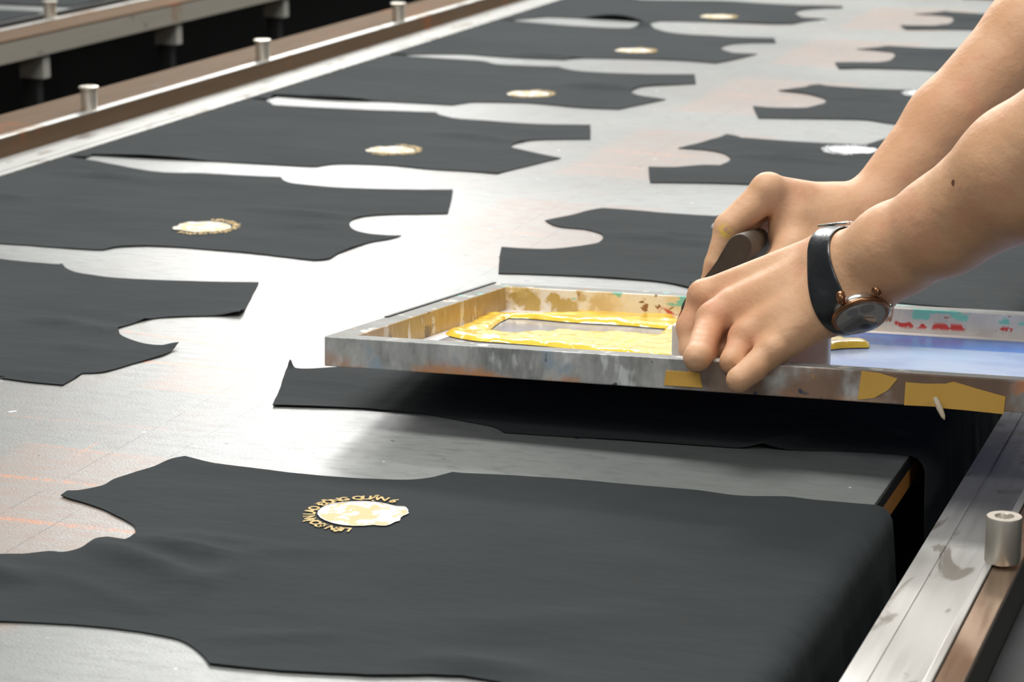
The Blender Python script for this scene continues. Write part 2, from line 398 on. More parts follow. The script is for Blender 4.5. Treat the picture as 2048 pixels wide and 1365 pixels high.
def logo(parent, zf, seed, cx, cy, dirn, gold=True):
    """dirn -1: shirt's neck points to -X (right-hand row), +1 mirrored"""
    def place(up, rt, e): s = cx+dirn*up; y = cy-dirn*rt; return wrap(s, y, zf(s, y)+e, seed)
    P = densify(DISC_L, .004)
    V, Fc = cdt(P, .006, seed=4)
    o = mesh_obj('printed_disc', [place(a, b, .0007) for a, b in V], Fc, M_cream if gold else M_white, parent)
    o['label'] = 'cream printed disc' if gold else 'white printed disc'
    if gold:
        rim = []; fr = []
        n = len(P); mx = sum(p[0] for p in P)/n; my = sum(p[1] for p in P)/n
        for i, (a, b) in enumerate(P):
            k = .965; rim.append(place(a, b, .0009)); rim.append(place(mx+(a-mx)*k, my+(b-my)*k, .0009))
        for i in range(n): j = (i+1) % n; fr.append((2*i, 2*j, 2*j+1, 2*i+1))
        mesh_obj('disc_rim', rim, fr, M_rim, parent)
    # lettering round the disc
    size = .0103; rad = .0289; ws = [glyph(ch)[2]*size*.92+.0010 if ch != ' ' else .0048 for ch in TEXT]
    tot = sum(ws); arc = math.radians(212); k = arc/tot; ang = -math.radians(101)
    LV = []; LF = []
    for ch, w in zip(TEXT, ws):
        th = ang+w*k/2; ang += w*k
        if ch == ' ': continue
        gv, gf, _ = glyph(ch); n0 = len(LV)
        for a, b in gv:
            a *= size*.92; r = rad+b*size
            # along the ring (clockwise) and outwards
            up = r*math.cos(th)-a*math.sin(th); rt = r*math.sin(th)+a*math.cos(th)
            LV.append(place(up, rt, .0008))
        LF += [tuple(i+n0 for i in q) for q in gf]
    o = mesh_obj('lettering', LV, LF, M_gold if gold else M_white, parent)
    o['label'] = ('gold' if gold else 'white')+' lettering curved round the disc'
    return
def gp(l): return [tuple(G(a, b)[:2]) for a, b in l]

YR0 = 1.298; PER = .491
def hemR(yc): return [(XR, yc+.207), (XR+.10, yc+.214), (XR+.21, yc+.216), (XR+.215, yc), (XR+.21, yc-.216), (XR+.10, yc-.214), (XR, yc-.207)]
YL1 = 1.769
def hemL(yc, y_up=None, y_lo=None):
    a = yc+.243 if y_up is None else y_up; b = yc-.238 if y_lo is None else y_lo
    return [(-1.405, b+.004), (-1.45, b-.002), (-1.51, b-.004), (-1.51, a+.004), (-1.45, a+.002), (-1.405, a-.002)]

# near right piece
pr0 = gp([(122,995),(135,986),(160,984),(205,974),(228,962),(262,950),(285,943),(315,934),(345,922),(370,917),(385,921)]) + \
      gp([(430,931),(500,940),(600,951),(700,959),(800,964),(850,961),(885,953),(905,948),(935,951),(1000,954),(1100,960),(1200,968),(1300,977),(1400,985),(1480,995),(1570,997),(1625,1003)]) + hemR(YR0) + \
      gp([(1000,1369),(732,1356),(561,1347),(420,1333),(405,1314),(381,1295),(342,1279),(254,1264),(146,1253),(0,1247),(-172,1243),(-122,1118),(0,1114),(55,1113),(100,1108),(125,1109),(160,1103),(178,1095),(192,1084),(215,1079),(235,1084),(250,1087),(263,1082),(271,1070),(268,1056),(245,1041),(200,1020),(145,1003)])
fR0 = [(*G(262,1078)[:2], *G(470,1120)[:2], .008, .0045), (*G(190,1090)[:2], *G(400,1170)[:2], .012, .0055), (*G(275,1066)[:2], *G(500,1092)[:2], .004, .0028), (*G(240,1096)[:2], *G(430,1150)[:2], .004, -.002),
       (*G(100,1150)[:2], *G(300,1225)[:2], .006, .002), (*G(-100,1140)[:2], *G(60,1165)[:2], .012, .005), (*G(330,1215)[:2], *G(520,1110)[:2], .012, .0018), (*G(430,1280)[:2], *G(700,1276)[:2], .007, .002),
       (*G(820,1320)[:2], *G(1060,1352)[:2], .012, .004), (*G(500,1100)[:2], *G(760,1110)[:2], .01, .0012),(*G(900,1260)[:2], *G(1300,1230)[:2], .02, .0018)]
S0, z0 = shirt('cut_shirt_piece', pr0, 'large charcoal cut shirt piece in the foreground, gold lettered disc, draping over the table edge', 1, fR0, .008, 1.)
logo(S0, z0, 1, LC[0], LC[1], -1, True)
# piece under the screen
yc = YR0+PER
pr1 = gp([(620,741),(598,741),(588,739),(581,731),(572,745),(560,780),(545,815),(700,819),(780,824),(860,832),(930,845),(985,856),(1008,868),(1100,874),(1200,880),(1400,894),(1500,900),(1600,903),(1700,905)]) + \
      [(XR, yc-.165), (XR+.08, yc-.18), (XR+.2, yc-.19), (XR+.21, yc), (XR+.21, yc+.214), (XR+.10, yc+.212), (XR, yc+.207)] + [(-.566, yc+.185), (-.60, yc+.165), (-.749, yc+.157), (-.784, yc+.052), (-.76, yc+.035), (-.703, yc), (-.715, yc-.02), (-.745, yc-.045)] + gp([(720,736),(690,736),(655,739)])
fR1 = [(*G(1500,905)[:2], *G(1640,878)[:2], .006, .006), (*G(1640,880)[:2], *G(1800,880)[:2], .008, .008)]
S1, z1 = shirt('cut_shirt_piece', pr1, 'charcoal cut shirt piece lying under the raised screen frame', 2, fR1, .009, 1., curl=[(*G(582,733)[:2], .008, .004)])
logo(S1, z1, 2, LC[0], LC[1]+PER, -1, False)
def backR(yc, up=True):
    return [(-.566, yc-.188), (-.48, yc-.193), (-.38, yc-.2)][::1], [(-.38, yc+.2), (-.48, yc+.193)]
RR = [
 (2, [(1090,443),(1102,441),(1130,436),(1170,425),(1200,419),(1218,419),(1260,422),(1340,429),(1430,435)], [(1395,583),(1350,571),(1300,564),(1200,557),(1100,552),(997,549),(999,520),(1003,496),(1050,499),(1100,500),(1150,496),(1190,490),(1203,483),(1206,475),(1198,468),(1170,461),(1115,455)], 'dark cut shirt piece just beyond the screen frame, behind the hands'),
 (3, [(1356,298),(1380,292),(1410,285),(1440,277),(1453,271),(1470,274),(1483,279),(1550,283),(1629,287),(1700,290),(1731,291)], [(1504,371),(1400,368),(1300,367),(1298,350),(1297,336),(1350,336),(1406,332),(1440,332),(1460,322),(1450,310),(1420,303),(1390,300)], 'dark cut shirt piece with white printed disc beside the far forearm'),
 (4, [(1556,183),(1580,179),(1610,175),(1625,171),(1640,170),(1665,174),(1750,179),(1884,183)], [(1819,254),(1767,247),(1720,241),(1592,239),(1517,238),(1511,226),(1506,214),(1556,217),(1614,217),(1635,212),(1650,207),(1648,199),(1618,190),(1590,186)], 'dark cut shirt piece with half hidden white disc, fourth up the right row'),
 (5, [(1713,99),(1740,97),(1775,93),(1793,94),(1850,97),(1932,99)], [(1925,150),(1899,147),(1848,142),(1738,138),(1678,139),(1674,133),(1669,126),(1757,126),(1780,122),(1790,113),(1786,106),(1750,102)], 'dark cut shirt piece fifth up the right row, beyond the far forearm'),
 (6, [(1828,29),(1860,27),(1892,24),(1910,26),(1987,29)], [(2010,66),(1968,62),(1900,60),(1812,60),(1806,56),(1800,53),(1870,53),(1900,48),(1906,41),(1903,35),(1870,31)], 'small blurred dark shirt piece sixth up the right row, near the top edge'),
]
for i, top, bot, lab in RR:
    yc = YR0+PER*i
    P = gp(top)+[(-.566, yc+.186), (-.5, yc+.192), (-.38, yc+.2)]+hemR(yc)+[(-.38, yc-.2), (-.5, yc-.192), (-.566, yc-.188), (-.585, yc-.176)]+gp(bot)
    if i in (2,): P = gp(top)+[(-.60, yc+.163), (-.566, yc+.186), (-.5, yc+.192), (-.38, yc+.2)]+hemR(yc)+[(-.38, yc-.2), (-.5, yc-.192), (-.566, yc-.188), (-.575, yc-.18)]+gp(bot)
    fl = [(-.70, yc, -.58, yc-.01, .006, .004), (-.70, yc+.01, -.60, yc+.03, .005, .003)]
    s, z = shirt('cut_shirt_piece', P, lab, 10+i, fl, .013)
    logo(s, z, 10+i, LC[0], LC[1]+PER*i, -1, False)
# generic far piece of the right row, template of the pattern piece
def tmplR(yc):
    return [(-.784, yc+.052), (-.749, yc+.157), (-.65, yc+.160), (-.585, yc+.172), (-.566, yc+.186), (-.4, yc+.2)]+hemR(yc)+[(-.4, yc-.2), (-.566, yc-.186), (-.585, yc-.172), (-.65, yc-.160), (-.749, yc-.157), (-.784, yc-.052), (-.73, yc-.04), (-.703, yc), (-.73, yc+.04)]
s, z = shirt('cut_shirt_piece', tmplR(YR0+PER*7), 'dark shirt piece at the very top right corner of the table rows', 17, [], .02); logo(s, z, 17, LC[0], LC[1]+PER*7, -1, False)

LL = [
 (0, [(480,634),(410,634),(330,637),(290,643),(255,653),(238,659),(237,665),(245,675),(290,690),(357,697),(335,710),(300,721),(262,731),(220,744),(195,748),(165,749),(148,760),(125,773),(60,767),(0,759),(-90,750)], [(60,527),(125,529),(131,538),(150,546),(180,552),(230,558),(330,563),(420,566),(518,567),(505,592),(490,622)], 'dark cut shirt piece at left, nearest of the left row, one shoulder point raised'),
 (1, [(895,429),(850,430),(780,431),(735,434),(708,440),(699,449),(705,460),(730,468),(765,472),(803,473),(780,480),(740,487),(700,500),(675,510),(657,520),(630,523),(560,515),(500,508),(403,500),(350,496),(294,494),(239,496),(215,500),(195,502),(100,496),(0,489)], [(300,345),(410,349),(540,355),(562,356),(570,364),(595,371),(650,376),(720,379),(800,381),(906,381),(902,405)], 'dark shirt piece with cream disc and gold lettering, second of the left row'),
 (2, [(1181,280),(1094,281),(1060,283),(1035,288),(1022,294),(1030,299),(1060,306),(1094,313),(1122,318),(1095,324),(1060,333),(1030,340),(995,349),(940,345),(855,340),(787,333),(718,330),(670,330),(645,333),(620,335),(510,329),(400,323),(300,318),(185,312)], [(547,212),(650,218),(760,222),(872,226),(882,232),(910,238),(957,242),(1026,247),(1090,250),(1181,251)], 'dark shirt piece with cream disc, third of the left row'),
 (3, [(1392,169),(1350,171),(1300,173),(1275,177),(1263,185),(1270,190),(1290,194),(1333,200),(1300,207),(1238,220),(1163,217),(1060,208),(957,206),(930,208),(905,212),(855,209),(752,204),(650,200),(547,193)], [(950,122),(992,130),(1050,133),(1118,135),(1130,139),(1163,144),(1231,148),(1300,150),(1389,150)], 'dark shirt piece with cream disc, fourth of the left row, wrinkled lower edge'),
 (4, [(1552,87),(1500,87),(1460,90),(1442,98),(1464,107),(1515,109),(1475,119),(1431,128),(1373,123),(1300,120),(1197,118),(1150,118),(1128,121),(1043,118),(980,114),(920,110)], [(1110,50),(1145,53),(1210,57),(1260,58),(1299,52),(1315,60),(1355,68),(1446,74),(1500,76),(1548,77)], 'dark blurred shirt piece with small cream disc, fifth of the left row'),
 (5, [(1685,17),(1640,18),(1605,21),(1592,28),(1605,36),(1654,39),(1610,44),(1585,49),(1540,49),(1483,47),(1373,44),(1320,43),(1300,47),(1248,42),(1170,38),(1094,35)], [(1280,1),(1330,2),(1464,4),(1530,8),(1592,11),(1640,12),(1684,13)], 'dark blurred shirt piece with tiny cream disc, sixth of the left row'),
]
FL = {
 0: [(*G(236,664)[:2], *G(60,640)[:2], .006, .004), (*G(230,668)[:2], *G(110,662)[:2], .004, .003), (*G(330,650)[:2], *G(140,620)[:2], .005, .002), (*G(150,755)[:2], *G(0,740)[:2], .004, .0025), (*G(300,705)[:2], *G(70,694)[:2], .005, .002)],
 1: [(*G(700,436)[:2], *G(500,420)[:2], .008, .004), (*G(690,452)[:2], *G(560,455)[:2], .008, .002), (*G(60,400)[:2], *G(-40,390)[:2], .01, .003), (*G(110,346)[:2], *G(290,362)[:2], .007, .005)],
 2: [(*G(1040,286)[:2], *G(860,268)[:2], .009, .004), (*G(180,310)[:2], *G(400,322)[:2], .008, .004)],
 3: [(*G(540,190)[:2], *G(730,203)[:2], .012, .006), (*G(1262,180)[:2], *G(1120,172)[:2], .01, .005)],
 4: [(*G(1020,112)[:2], *G(1150,117)[:2], .014, .006), (*G(760,112)[:2], *G(920,118)[:2], .014, .006), (*G(1255,52)[:2], *G(1300,55)[:2], .016, .008)],
 5: [(*G(1180,38)[:2], *G(1290,44)[:2], .016, .008)],
}
for i, low, upp, lab in LL:
    yc = YL1+.4905*i
    P = gp(low)+hemL(yc)+gp(upp)
    s, z = shirt('cut_shirt_piece', P, lab, 30+i, FL.get(i, []), .012 if i < 2 else .014,
                 curl=[(*G(480,632)[:2], .012, .004), (*G(357,697)[:2], .010, .004)] if i == 0 else ())
    if i > 0: logo(s, z, 30+i, -1.093, YL1+.4905*i-.08, 1, True)
def tmplL(yc):
    return [(-.936, yc+.205), (-.895, yc+.08), (-.94, yc+.02), (-.965, yc-.02), (-.94, yc-.045), (-.893, yc-.055), (-.925, yc-.18), (-1.08, yc-.185), (-1.135, yc-.2)]+hemL(yc)+[(-1.14, yc+.215), (-1.12, yc+.206), (-1.05, yc+.205)]
s, z = shirt('cut_shirt_piece', tmplL(YL1+.4905*6), 'dark shirt piece just crossing the top edge above the sixth of the left row', 37, [], .02); logo(s, z, 37, -1.093, YL1+.4905*6-.08, 1, True)

# pieces on the neighbouring table
x2e = x2i-.008
def piece2(k, label):
    yc = 3.62+PER*k; dx = x2e-XR
    P = [(a, b) for a, b in tmplR(yc) if a < XR]; P = P[:6]+[(XR-.002, yc+.2), (XR-.002, yc-.2)]+P[6:]
    P = densify(smooth_poly(P), .012); V, Fc = cdt(P, .02, seed=50+k)
    t = thing('cut_shirt_piece', (x2e-.3, yc, ZT), label, 'fabric', 'cut shirt pieces on the neighbouring table')
    o = mesh_obj('jersey_panel', [(s+dx, y, ZT+.001+cloth_z(s, y, 60+k, [], 1.5)) for s, y in V], Fc, M_cloth, t, smooth=True)
    zf = lambda s, y: 0
    P2 = densify(DISC_L, .006); V2, F2 = cdt(P2, .01, seed=2)
    o = mesh_obj('printed_disc', [(LC[0]+dx-a*1.2, yc+.08+b*1.2, ZT+.0055) for a, b in V2], F2, M_gold, t); o['label'] = 'orange printed disc'
for k, lab in ((-1, 'dark shirt piece on the neighbouring table left of the pin'), (0, 'dark shirt piece on the neighbouring table behind the blurred pin'),
               (1, 'dark shirt piece on the neighbouring table at the top edge, right of the pin'), (2, 'dark shirt piece on the neighbouring table past the top edge')): piece2(k, lab)

# ------------------------------------------------------------------ screen frame
FLt = np.array([-.694, 1.567, .864]); FW, FLn, FH, MW = .56, .3497, .0212, .019
ux = np.array([FW, 0, .012]); ux /= np.linalg.norm(ux); uy = np.array([0, .348, -.034]); uy /= np.linalg.norm(uy); un = np.cross(ux, uy)
def SP(a, b, c=0.): return FLt+ux*a+uy*b+un*c       # frame coordinates
def S_ab(px, py, c):                                 # pixel -> frame coordinates on the plane at height c
    d = ray(px, py); o = FLt+un*c; t = np.dot(o-C0, un)/np.dot(d, un); w = C0+d*t-FLt
    return float(w@ux), float(w@uy)
def m_frame(kind):
    t = NT('screen_frame_'+kind); X, Y, Z = t.xyz()
    st = (1, 1, .35)
    c = t.mix(t.ramp(t.noise(26, sc=(1, 1, .4), detail=6, rough=.7), .3, .7), (.19, .20, .19), (.56, .57, .56))
    if kind == 'front':
        c = t.mix(t.ramp(t.noise(30, sc=(1, 1, .6), off=(3, 1, 1)), .55, .66), c, (.33, .41, .48))
        c = t.mix(t.ramp(t.noise(34, sc=(1, 1, .5), off=(5, 9, 1)), .55, .62), c, (.66, .68, .68))
        g = t.ramp(X, -.48, -.38)      # browner and dirtier towards the right
        b = t.mix(t.noise(30, sc=(1, 1, .4), detail=4, off=(9, 0, 0)), (.10, .075, .06), (.34, .21, .14))
        c = t.mix(t.math('MULTIPLY', g, t.ramp(t.noise(14, off=(0, 2, 2)), .36, .52)), c, b)
        c = t.mix(t.math('MULTIPLY', g, t.ramp(t.noise(60, sc=(1, 1, .5), off=(8, 2, 2)), .62, .68)), c, (.62, .33, .06))
        low = t.ramp(Z, .846, .858, 1, 0)
        c = t.mix(t.math('MULTIPLY', low, t.ramp(t.noise(18, off=(2, 7, 0)), .45, .58)), c, (.55, .27, .13))
        c = t.mix(t.ramp(t.noise(50, off=(2, 3, 9), detail=2), .70, .74), c, (.05, .06, .08))
        c = t.mix(t.math('MULTIPLY', t.ramp(X, -.22, -.20), t.ramp(t.noise(40, off=(2, 5, 9)), .5, .55)), c, (.70, .25, .08))
    elif kind == 'left':
        c = t.mix(t.noise(60, detail=5), (.40, .25, .07), (.66, .47, .20))
        c = t.mix(t.ramp(t.noise(70, sc=(1, 1, .4), off=(1, 1, 5)), .60, .68), c, (.82, .76, .66))
        c = t.mix(t.ramp(t.noise(45, off=(5, 1, 5)), .62, .68), c, (.20, .13, .07))
        c = t.mix(t.math('MULTIPLY', t.ramp(Y, 1.60, 1.68, 1, 0), .6), c, (.55, .42, .34))
    elif kind == 'back':
        c = t.mix(t.ramp(t.noise(38, detail=4), .42, .58), (.86, .80, .70), (.80, .66, .45))
        g = t.ramp(X, -.40, -.33)
        c = t.mix(g, c, t.mix(t.noise(45, detail=5, off=(2, 2, 2)), (.40, .37, .34), (.80, .78, .74)))
        brn = t.math('MULTIPLY', t.ramp(X, -.63, -.56, 1, 0), t.ramp(t.noise(60, off=(3, 8, 2)), .45, .55))
        c = t.mix(brn, c, (.55, .38, .12))
        c = t.mix(t.ramp(t.noise(55, off=(13, 8, 2), dist=1.2), .63, .66), c, (.30, .15, .07))
        zz = t.math('ADD', Z, t.math('MULTIPLY', t.math('ADD', X, .694), -.0214))
        teal = t.math('MULTIPLY', t.ramp(zz, .8225, .8245), t.ramp(t.noise(60, sc=(.6, 1, 1), detail=5, off=(2, 8, 5)), .52, .56))
        c = t.mix(t.math('MULTIPLY', teal, t.ramp(X, -.64, -.62)), c, (.22, .58, .48))
        red = t.math('MULTIPLY', t.math('MULTIPLY', t.ramp(X, -.56, -.53), t.band(zz, .8165, .8215, .0015)), t.ramp(t.noise(48, detail=3, off=(1, 3, 8), dist=2), .53, .56))
        c = t.mix(red, c, (.60, .06, .05))
    elif kind == 'top':
        c = t.mix(t.noise(40, detail=5), (.17, .17, .16), (.36, .36, .34))
        c = t.mix(t.ramp(t.noise(60, off=(4, 4, 0)), .6, .66), c, (.6, .57, .52))
        c = t.mix(t.ramp(t.noise(42, off=(14, 4, 0)), .64, .67), c, (.25, .6, .52))
        c = t.mix(t.ramp(t.noise(50, off=(14, 9, 0)), .66, .69), c, (.35, .2, .12))
    t.out(c, .7 if kind == 'top' else .42, .0 if kind == 'top' else .15, Specular_IOR_Level=.2 if kind == 'top' else .5)
    b = t.bump(t.noise(90, sc=st, detail=4), .8 if kind in ('left', 'back') else .4, .002)
    return t.m
MFr = {k: m_frame(k) for k in ('front', 'left', 'back', 'top')}
SF = thing('screen_frame', SP(FW/2, FLn/2, -FH), 'paint-caked metal screen printing frame, near edge lifted, holding yellow ink', 'screen frame')
def member(name, a0, a1, b0, b1, mats, label=None, lumpy=None):
    """mats: front(-b), back(+b), left(-a), right(+a), top, bottom"""
    na = max(1, int((a1-a0)/.004)); nb = max(1, int((b1-b0)/.004)); nc = 5
    V = []; Fc = []; mi = []
    def grid(fn, n, m, mat):
        k = len(V)
        for i in range(n+1):
            for j in range(m+1): V.append(fn(i/n, j/m))
        for i in range(n):
            for j in range(m): Fc.append((k+i*(m+1)+j, k+(i+1)*(m+1)+j, k+(i+1)*(m+1)+j+1, k+i*(m+1)+j+1)); mi.append(mat)
    L = lambda u, a, b: a+(b-a)*u
    grid(lambda u, v: SP(L(u, a0, a1), b0, L(v, -FH, 0)), na, nc, 0)
    grid(lambda u, v: SP(L(u, a1, a0), b1, L(v, -FH, 0)), na, nc, 1)
    grid(lambda u, v: SP(a0, L(u, b1, b0), L(v, -FH, 0)), nb, nc, 2)
    grid(lambda u, v: SP(a1, L(u, b0, b1), L(v, -FH, 0)), nb, nc, 3)
    grid(lambda u, v: SP(L(u, a0, a1), L(v, b0, b1), 0), na, nb, 4)
    grid(lambda u, v: SP(L(u, a0, a1), L(v, b1, b0), -FH), na, nb, 5)
    V2 = []
    for q in V:
        q = np.array(q); w = q-FLt; c = float(w@un)
        h = 0
        if lumpy: 
            x, y = float(w@ux), float(w@uy)
            h = lumpy*max(0, .25+noise.noise(Vector((x*70, y*70, c*90)))+.6*noise.noise(Vector((x*190, y*190, c*120))))
            inner = np.array([0, 0, 0.])
            if name == 'back_bar': q = q-uy*h if abs(y-b0) < 1e-4 and -FH < c < -.0005 else q
            if name == 'side_bar' and a0 < .1: q = q+ux*h if abs(x-a1) < 1e-4 and -FH < c < -.0005 else q
        V2.append(q)
    o = mesh_obj(name, V2, Fc, [MFr[m] for m in mats], SF)
    o.data.polygons.foreach_set('material_index', mi)
    w = o.modifiers.new('weld', 'WELD'); w.merge_threshold = .0002
    bv = o.modifiers.new('bev', 'BEVEL'); bv.width = .001; bv.segments = 3; bv.limit_method = 'ANGLE'; bv.angle_limit = 1.1
    if label: o['label'] = label
    return o
member('front_bar', 0, FW, 0, MW*.8, ('front', 'back', 'front', 'front', 'top', 'front'), 'scuffed grey front bar, brown stained towards the right')
member('back_bar', 0, FW, FLn-MW, FLn, ('back', 'back', 'left', 'back', 'top', 'back'), 'back bar caked in cream, teal and red dried paint', .0022)
member('side_bar', .0, MW, MW*.8+.0002, FLn-MW-.0002, ('left', 'left', 'front', 'left', 'top', 'left'), 'left side bar coated inside with ochre dried ink', .0022)
member('side_bar', FW-MW, FW, MW*.8+.0002, FLn-MW-.0002, ('left', 'back', 'back', 'front', 'top', 'back'), 'pale paint-smeared right side bar')
mesh_obj('edge_strip', [SP(a, b, c) for c in (.0002, .0009) for a, b in ((.0005, .11), (.0035, .11), (.0035, FLn-.001), (.0005, FLn-.001))], [(3, 2, 1, 0), (4, 5, 6, 7), (0, 1, 5, 4), (1, 2, 6, 5), (2, 3, 7, 6), (3, 0, 4, 7)], M_black, SF)['label'] = 'thin black strip along the left outer edge'
# mesh fabric
cm = -FH+.0012
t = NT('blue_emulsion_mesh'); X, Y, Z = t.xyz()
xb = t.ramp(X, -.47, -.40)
blu = t.mix(t.ramp(Y, 1.818, 1.826), t.mix(t.ramp(t.noise(12), .35, .65), (.17, .29, .62), (.36, .50, .76)), (.03, .20, .66))  # pale reflection painted into the blue, with a saturated strip left along the back
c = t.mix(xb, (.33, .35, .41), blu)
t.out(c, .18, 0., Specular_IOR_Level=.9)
tr = t.n('ShaderNodeBsdfTranslucent'); t.setv(tr.inputs[0], (.03, .20, .75)); mx = t.n('ShaderNodeMixShader'); mx.inputs[0].default_value = .12
t.link(t.b.outputs[0], mx.inputs[1]); t.link(tr.outputs[0], mx.inputs[2]); t.link(mx.outputs[0], t.t.nodes['Material Output'].inputs[0])
M_mesh = t.m
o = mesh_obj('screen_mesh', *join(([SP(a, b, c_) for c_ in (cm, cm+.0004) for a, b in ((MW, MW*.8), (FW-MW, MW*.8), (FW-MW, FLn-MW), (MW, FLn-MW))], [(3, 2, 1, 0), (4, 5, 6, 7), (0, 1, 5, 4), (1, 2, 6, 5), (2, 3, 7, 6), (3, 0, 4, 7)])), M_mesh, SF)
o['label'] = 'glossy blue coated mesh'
# pale sealing margin on the mesh
mg = .013; A0, A1, B0, B1 = MW+.0003, FW-MW-.0003, MW*.8+.0003, FLn-MW-.0003
t = NT('sealing_tape'); t.out(t.mix(t.noise(50, detail=4), (.80, .70, .66), (.72, .74, .76)), .5); M_seal = t.m
V, Fc = join(*[([SP(a, b, c_) for c_ in (cm+.0005, cm+.0009) for a, b in ((a0, b0), (a1, b0), (a1, b1), (a0, b1))], [(3, 2, 1, 0), (4, 5, 6, 7), (0, 1, 5, 4), (1, 2, 6, 5), (2, 3, 7, 6), (3, 0, 4, 7)])
  for a0, a1, b0, b1 in ((A0, A1, B0, B0+mg*.6), (A0, A1, B1-mg, B1), (A0, A0+mg, B0+mg*.6, B1-mg), (A1-mg*1.2, A1, B0+mg*.6, B1-mg))])
mesh_obj('sealing_margin', V, Fc, M_seal, SF)['label'] = 'pinkish white sealing margin inside the bars'
# masking tape on the front bar
def tape(px, e, label):
    V = []; P = []
    for x, y in px:
        d = ray(x, y); o_ = FLt-uy*e; tt = np.dot(o_-C0, uy)/np.dot(d, uy); w = C0+d*tt; P.append(w)
    V = [p for p in P]+[p+uy*(e*.5) for p in P]; n = len(P)
    Fc = [tuple(range(n-1, -1, -1)), tuple(range(n, 2*n))]+[(i, (i+1) % n, n+(i+1) % n, n+i) for i in range(n)]
    t = NT('yellow_masking_tape'); t.out(t.mix(t.noise(25, sc=(1, 1, .5), detail=3), (.58, .31, .04), (.80, .50, .12)), .45); t.bump(t.noise(40), .3, .001)
    o = mesh_obj('tape_strip', V, Fc, t.m, SF); o['label'] = label
tape([(1723,742),(1760,747),(1795,758),(1776,781),(1747,797),(1715,800)], .0014, 'torn yellow tape piece left of the longer strip')
tape([(1811,765),(1850,768),(1889,768),(1884,790),(1875,814),(1808,811)], .0014, 'yellow tape piece with an angled right end')
tape([(1887,769),(1907,764),(1960,780),(2011,794),(2007,829),(1940,822),(1874,816)], .0018, 'long yellow tape strip near the right corner')
tape([(1332,742),(1398,746),(1405,776),(1328,771)], .0013, 'ochre tape stain beneath the fingers')
# wooden peg hanging from the front bar
pa = PY(1870, 795, 1.558); pb = PY(1889, 840, 1.553)
ax = Vector(pb-pa); 
mesh_obj('peg', *lathe([(.0012, 0), (.0019, .002), (.0021, ax.length*.5), (.0015, ax.length*.85), (.0004, ax.length)], pa, 10, ax), simple('pale_wood', (.62, .52, .38), .6), SF, smooth=True)['label'] = 'short pale wooden peg hanging below the tape'

# yellow ink
def inkpoly(px, hole, name, label, mat, h0, h1, seed, sc=60, step=.004):
    P = densify(smooth_poly([S_ab(x, y, cm+.002) for x, y in px]), .003)
    H = densify(smooth_poly([S_ab(x, y, cm+.001) for x, y in hole]), .003) if hole else None
    V, Fc = cdt(P, step, H, seed)
    B = P+(H or [])
    out = []
    for a, b in V:
        d = min((a-q[0])**2+(b-q[1])**2 for q in B)**.5
        e = min(1, d/.006); e = math.sqrt(max(0, 1-(1-e)**2))
        h = e*(h0+h1*(.5+.5*noise.noise(Vector((a*sc, b*sc*1.6, seed)))+.35*abs(noise.noise(Vector((a*sc*2.6, b*sc*4, seed))))))
        out.append(SP(a, b, cm+.0011+h))
    o = mesh_obj(name, out, Fc, mat, INK, smooth=True); o['label'] = label
    return o
t = NT('yellow_ink'); t.out(t.mix(t.noise(30), (.90, .56, .045), (.95, .68, .09)), .16, 0., Specular_IOR_Level=.7, Coat_Weight=.3, Coat_Roughness=.08); t.bump(t.noise(140, sc=(1, .5, 1), detail=3), .35, .0012); M_ink = t.m
INK = thing('yellow_ink', SP(.2, .15, cm), 'thick glossy yellow printing ink spread on the screen mesh', 'ink')
inkpoly([(892,667),(915,656),(936,648),(955,640),(974,631),(1012,629),(1086,629),(1154,628),(1157,618),(1175,612),(1195,612),(1220,619),(1250,617),(1261,613),(1280,620),(1305,627),(1332,631),(1362,640),(1372,655),(1372,716),(1250,707),(1168,699),(1086,690),(1010,684),(944,679)],
        [(972,668),(985,658),(1000,646),(1018,637),(1060,638),(1138,645),(1230,650),(1332,658),(1328,666),(1316,675),(1250,671),(1180,668),(1113,666),(1086,669),(1030,669)], 'ink_pool', 'yellow ink pool left of the squeegee', M_ink, .0012, .0035, 3)
inkpoly([(1640,672),(1658,667),(1667,663),(1682,665),(1690,676),(1694,683),(1720,684),(1741,687),(1740,693),(1694,694),(1662,697),(1640,697)], None, 'ink_blob', 'yellow ink blob right of the squeegee', M_ink, .003, .003, 5)

# ------------------------------------------------------------------ squeegee
SQ = thing('squeegee', PY(1500, 650, 1.66), 'wooden handled squeegee gripped in both hands, ink stained edge', 'squeegee')
prof = [(1452,490),(1458,479),(1470,469),(1484,466),(1497,473),(1504,488),(1503,503),(1494,520),(1478,538),(1455,556),(1432,572),(1408,588),(1390,602),(1378,618),(1366,628),(1358,622),(1366,602),(1376,590),(1388,577),(1400,565),(1414,548),(1430,528),(1441,508)]
c_ = (1462, 520)
def ring(off, Y, sh, cen=(1455, 530)):
    return [PY(cen[0]+(x-cen[0])*sh+off[0], cen[1]+(y-cen[1])*sh+off[1], Y) for x, y in prof]
Yh = 1.690
R_ = [ring((0, 0), Yh+.0005, .93), ring((0, 0), Yh, .97), ring((0, 0), Yh+.001, 1.0)]
for k in range(1, 7): u = k/6; R_.append(ring((44*u, -14*u), Yh+.11*u, 1.0-.06*max(0, u-.5)))
V = [p for r in R_ for p in r]; n = len(prof); Fc = [tuple(range(n-1, -1, -1)), tuple((len(R_)-1)*n+i for i in range(n))]
for k in range(len(R_)-1): Fc += [(k*n+i, k*n+(i+1) % n, (k+1)*n+(i+1) % n, (k+1)*n+i) for i in range(n)]
bm = bmesh.new()
t = NT('worn_dark_wood'); t.out(t.mix(t.noise(30, sc=(1, .2, 1), detail=5), (.022, .018, .014), (.10, .075, .05)), .55); t.bump(t.noise(90, sc=(1, .2, 1), detail=4), .5, .001)
